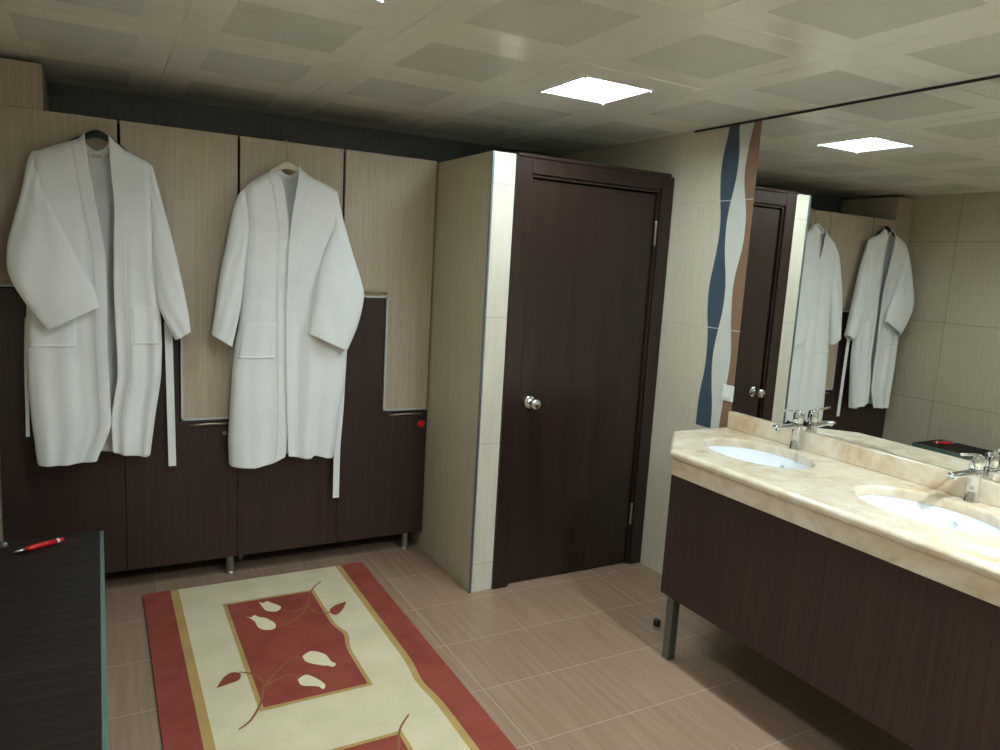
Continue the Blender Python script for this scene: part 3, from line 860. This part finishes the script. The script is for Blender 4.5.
robe2 = dict(origin=(-1.84, .56, .59), seed=8, lapel=.05,
    sideL=[(-2.037,1.862),(-2.019,1.685),(-2.031,1.504),(-2.048,1.274),(-2.069,1.158),(-2.078,1.088),(-2.088,0.909),(-2.099,0.718),(-2.095,0.576)],
    openL=[(-1.903,1.969),(-1.869,1.919),(-1.852,1.809),(-1.837,1.721),(-1.837,1.533),(-1.838,1.413),(-1.839,1.201),(-1.836,0.947),(-1.833,0.752),(-1.843,0.619)],
    topL=[(-2.040,1.860),(-2.010,1.898),(-1.928,1.955),(-1.897,1.976)],
    hemL=[(-2.099,0.585),(-1.991,0.572),(-1.903,0.586),(-1.839,0.618)],
    sideR=[(-1.602,1.899),(-1.588,1.716),(-1.565,1.380),(-1.539,1.157),(-1.545,1.011),(-1.567,0.889),(-1.584,0.726),(-1.601,0.587)],
    openR=[(-1.796,1.989),(-1.806,1.912),(-1.822,1.808),(-1.837,1.707),(-1.846,1.530),(-1.849,1.412),(-1.851,1.201),(-1.845,0.948),(-1.838,0.752),(-1.832,0.623)],
    topR=[(-1.608,1.897),(-1.666,1.929),(-1.737,1.953),(-1.789,1.997)],
    hemR=[(-1.610,0.590),(-1.705,0.613),(-1.725,0.599),(-1.827,0.622)],
    neck=[(-1.877,1.965),(-1.855,1.949),(-1.827,1.943),(-1.799,1.950),(-1.781,1.975)],
    foldsL=[(.4, .08, .008, .2, .6, .05), (.7, .06, -.006, .1, .5, 0), (.25, .06, .007, .6, 1, 0)],
    foldsR=[(.55, .06, .016, .3, .7, .1), (.8, .05, -.010, .3, .7, .05), (.35, .05, -.014, .5, .9, .1), (.2, .06, .012, .6, 1, 0)],
    offL=0.0, offR=.010,
    sleeves=[
      [(a, b, y, d) for a, b, y, d in zip([(-2.034,1.866),(-2.060,1.832),(-2.085,1.756),(-2.108,1.630),(-2.136,1.491),(-2.164,1.287),(-2.176,1.210)], [(-2.001,1.864),(-2.006,1.819),(-2.009,1.739),(-2.018,1.632),(-2.030,1.514),(-2.051,1.322),(-2.086,1.151)],
        (.556, .55, .545, .535, .53, .525, .525), (.010, .020, .028, .034, .036, .036, .030))],
      [(a, b, y, d) for a, b, y, d in zip([(-1.635,1.913),(-1.605,1.869),(-1.578,1.755),(-1.535,1.605),(-1.493,1.477),(-1.481,1.399),(-1.510,1.265),(-1.562,1.136)], [(-1.676,1.894),(-1.660,1.822),(-1.639,1.736),(-1.679,1.607),(-1.710,1.483),(-1.729,1.368),(-1.744,1.273),(-1.750,1.220)],
        (.556, .545, .525, .505, .492, .482, .475, .472), (.010, .022, .030, .036, .040, .042, .038, .032))]],
    pockets=[('L', .06, .74, 1.265, 1.098)],
    belts=[(P3([(-1.550,1.028),(-1.557,0.823),(-1.568,0.616),(-1.569,0.362)], .575), .032)],
    tagpos=[(-1.827,1.932)][0])
bathrobe('white bathrobe on the cream hanger, right locker, nearly closed front', robe2)

def hanger(name_label, x, z, armL, armR, mat, hooktop, hookmat, wire):
    """shoulder hanger: curved arm inside the robe, hook above"""
    t = thing('clothes_hanger', name_label, 'hanger', (x, .565, z), 'hangers on the lockers')
    bm = bmesh.new()
    pts = catmull([(armL[0], .562, armL[1]-.03), ((armL[0]+x)/2-.02, .562, (armL[1]+z)/2-.004), (x-.035, .560, z-.008), (x, .560, z+.004), (x+.035, .560, z-.008), ((armR[0]+x)/2+.02, .562, (armR[1]+z)/2-.004), (armR[0], .562, armR[1]-.03)], 7)
    n = 14; rings = []
    for i, p in enumerate(pts):
        d = (pts[min(i+1, len(pts)-1)]-pts[max(i-1, 0)]).normalized(); nn = Vector((-d.z, 0, d.x))
        k = math.sin(math.pi*(i+.6)/(len(pts)+.2)); hh = .005+.011*k**3; ww = .005+.004*k
        rings.append([bm.verts.new(p+nn*hh*math.sin(2*math.pi*q/n)+Vector((0, ww*math.cos(2*math.pi*q/n), 0))) for q in range(n)])
    for A, B in zip(rings, rings[1:]):
        for q in range(n): bm.faces.new((A[q], A[(q+1) % n], B[(q+1) % n], B[q]))
    bm.faces.new(rings[0]); bm.faces.new(rings[-1][::-1])
    obj('arm', bm, mat, t, smooth=True)
    bm = bmesh.new(); tube(bm, catmull(wire, 7), .0022, 8); obj('hook', bm, hookmat, t, smooth=True)
nz1 = [(-2.610,2.031)][0]
hanger('black hanger inside the open bathrobe on the left locker', nz1[0], nz1[1]-.004, [(-2.806,1.925)][0], [(-2.437,1.928)][0], M['black_plastic'], 0, M['steel'],
       [(nz1[0], .565, nz1[1]+.008), (nz1[0], .567, nz1[1]+.02), (-2.609, .583, 2.040), (-2.615, .588, 2.0485), (-2.621, .588, 2.043), (-2.621, .588, 2.032)])
nz2 = [(-1.837,1.990)][0]
hanger('cream hanger inside the closed bathrobe on the right locker', nz2[0], nz2[1]-.002, [(-2.003,1.875)][0], [(-1.630,1.893)][0], M['cream_plastic'], 0, M['steel'],
       [(nz2[0], .565, nz2[1]+.01), (nz2[0], .570, nz2[1]+.04), (nz2[0]+.004, .596, 2.085), (nz2[0]+.004, .606, 2.105), (nz2[0]+.004, .618, 2.112), (nz2[0]+.004, .632, 2.109)])
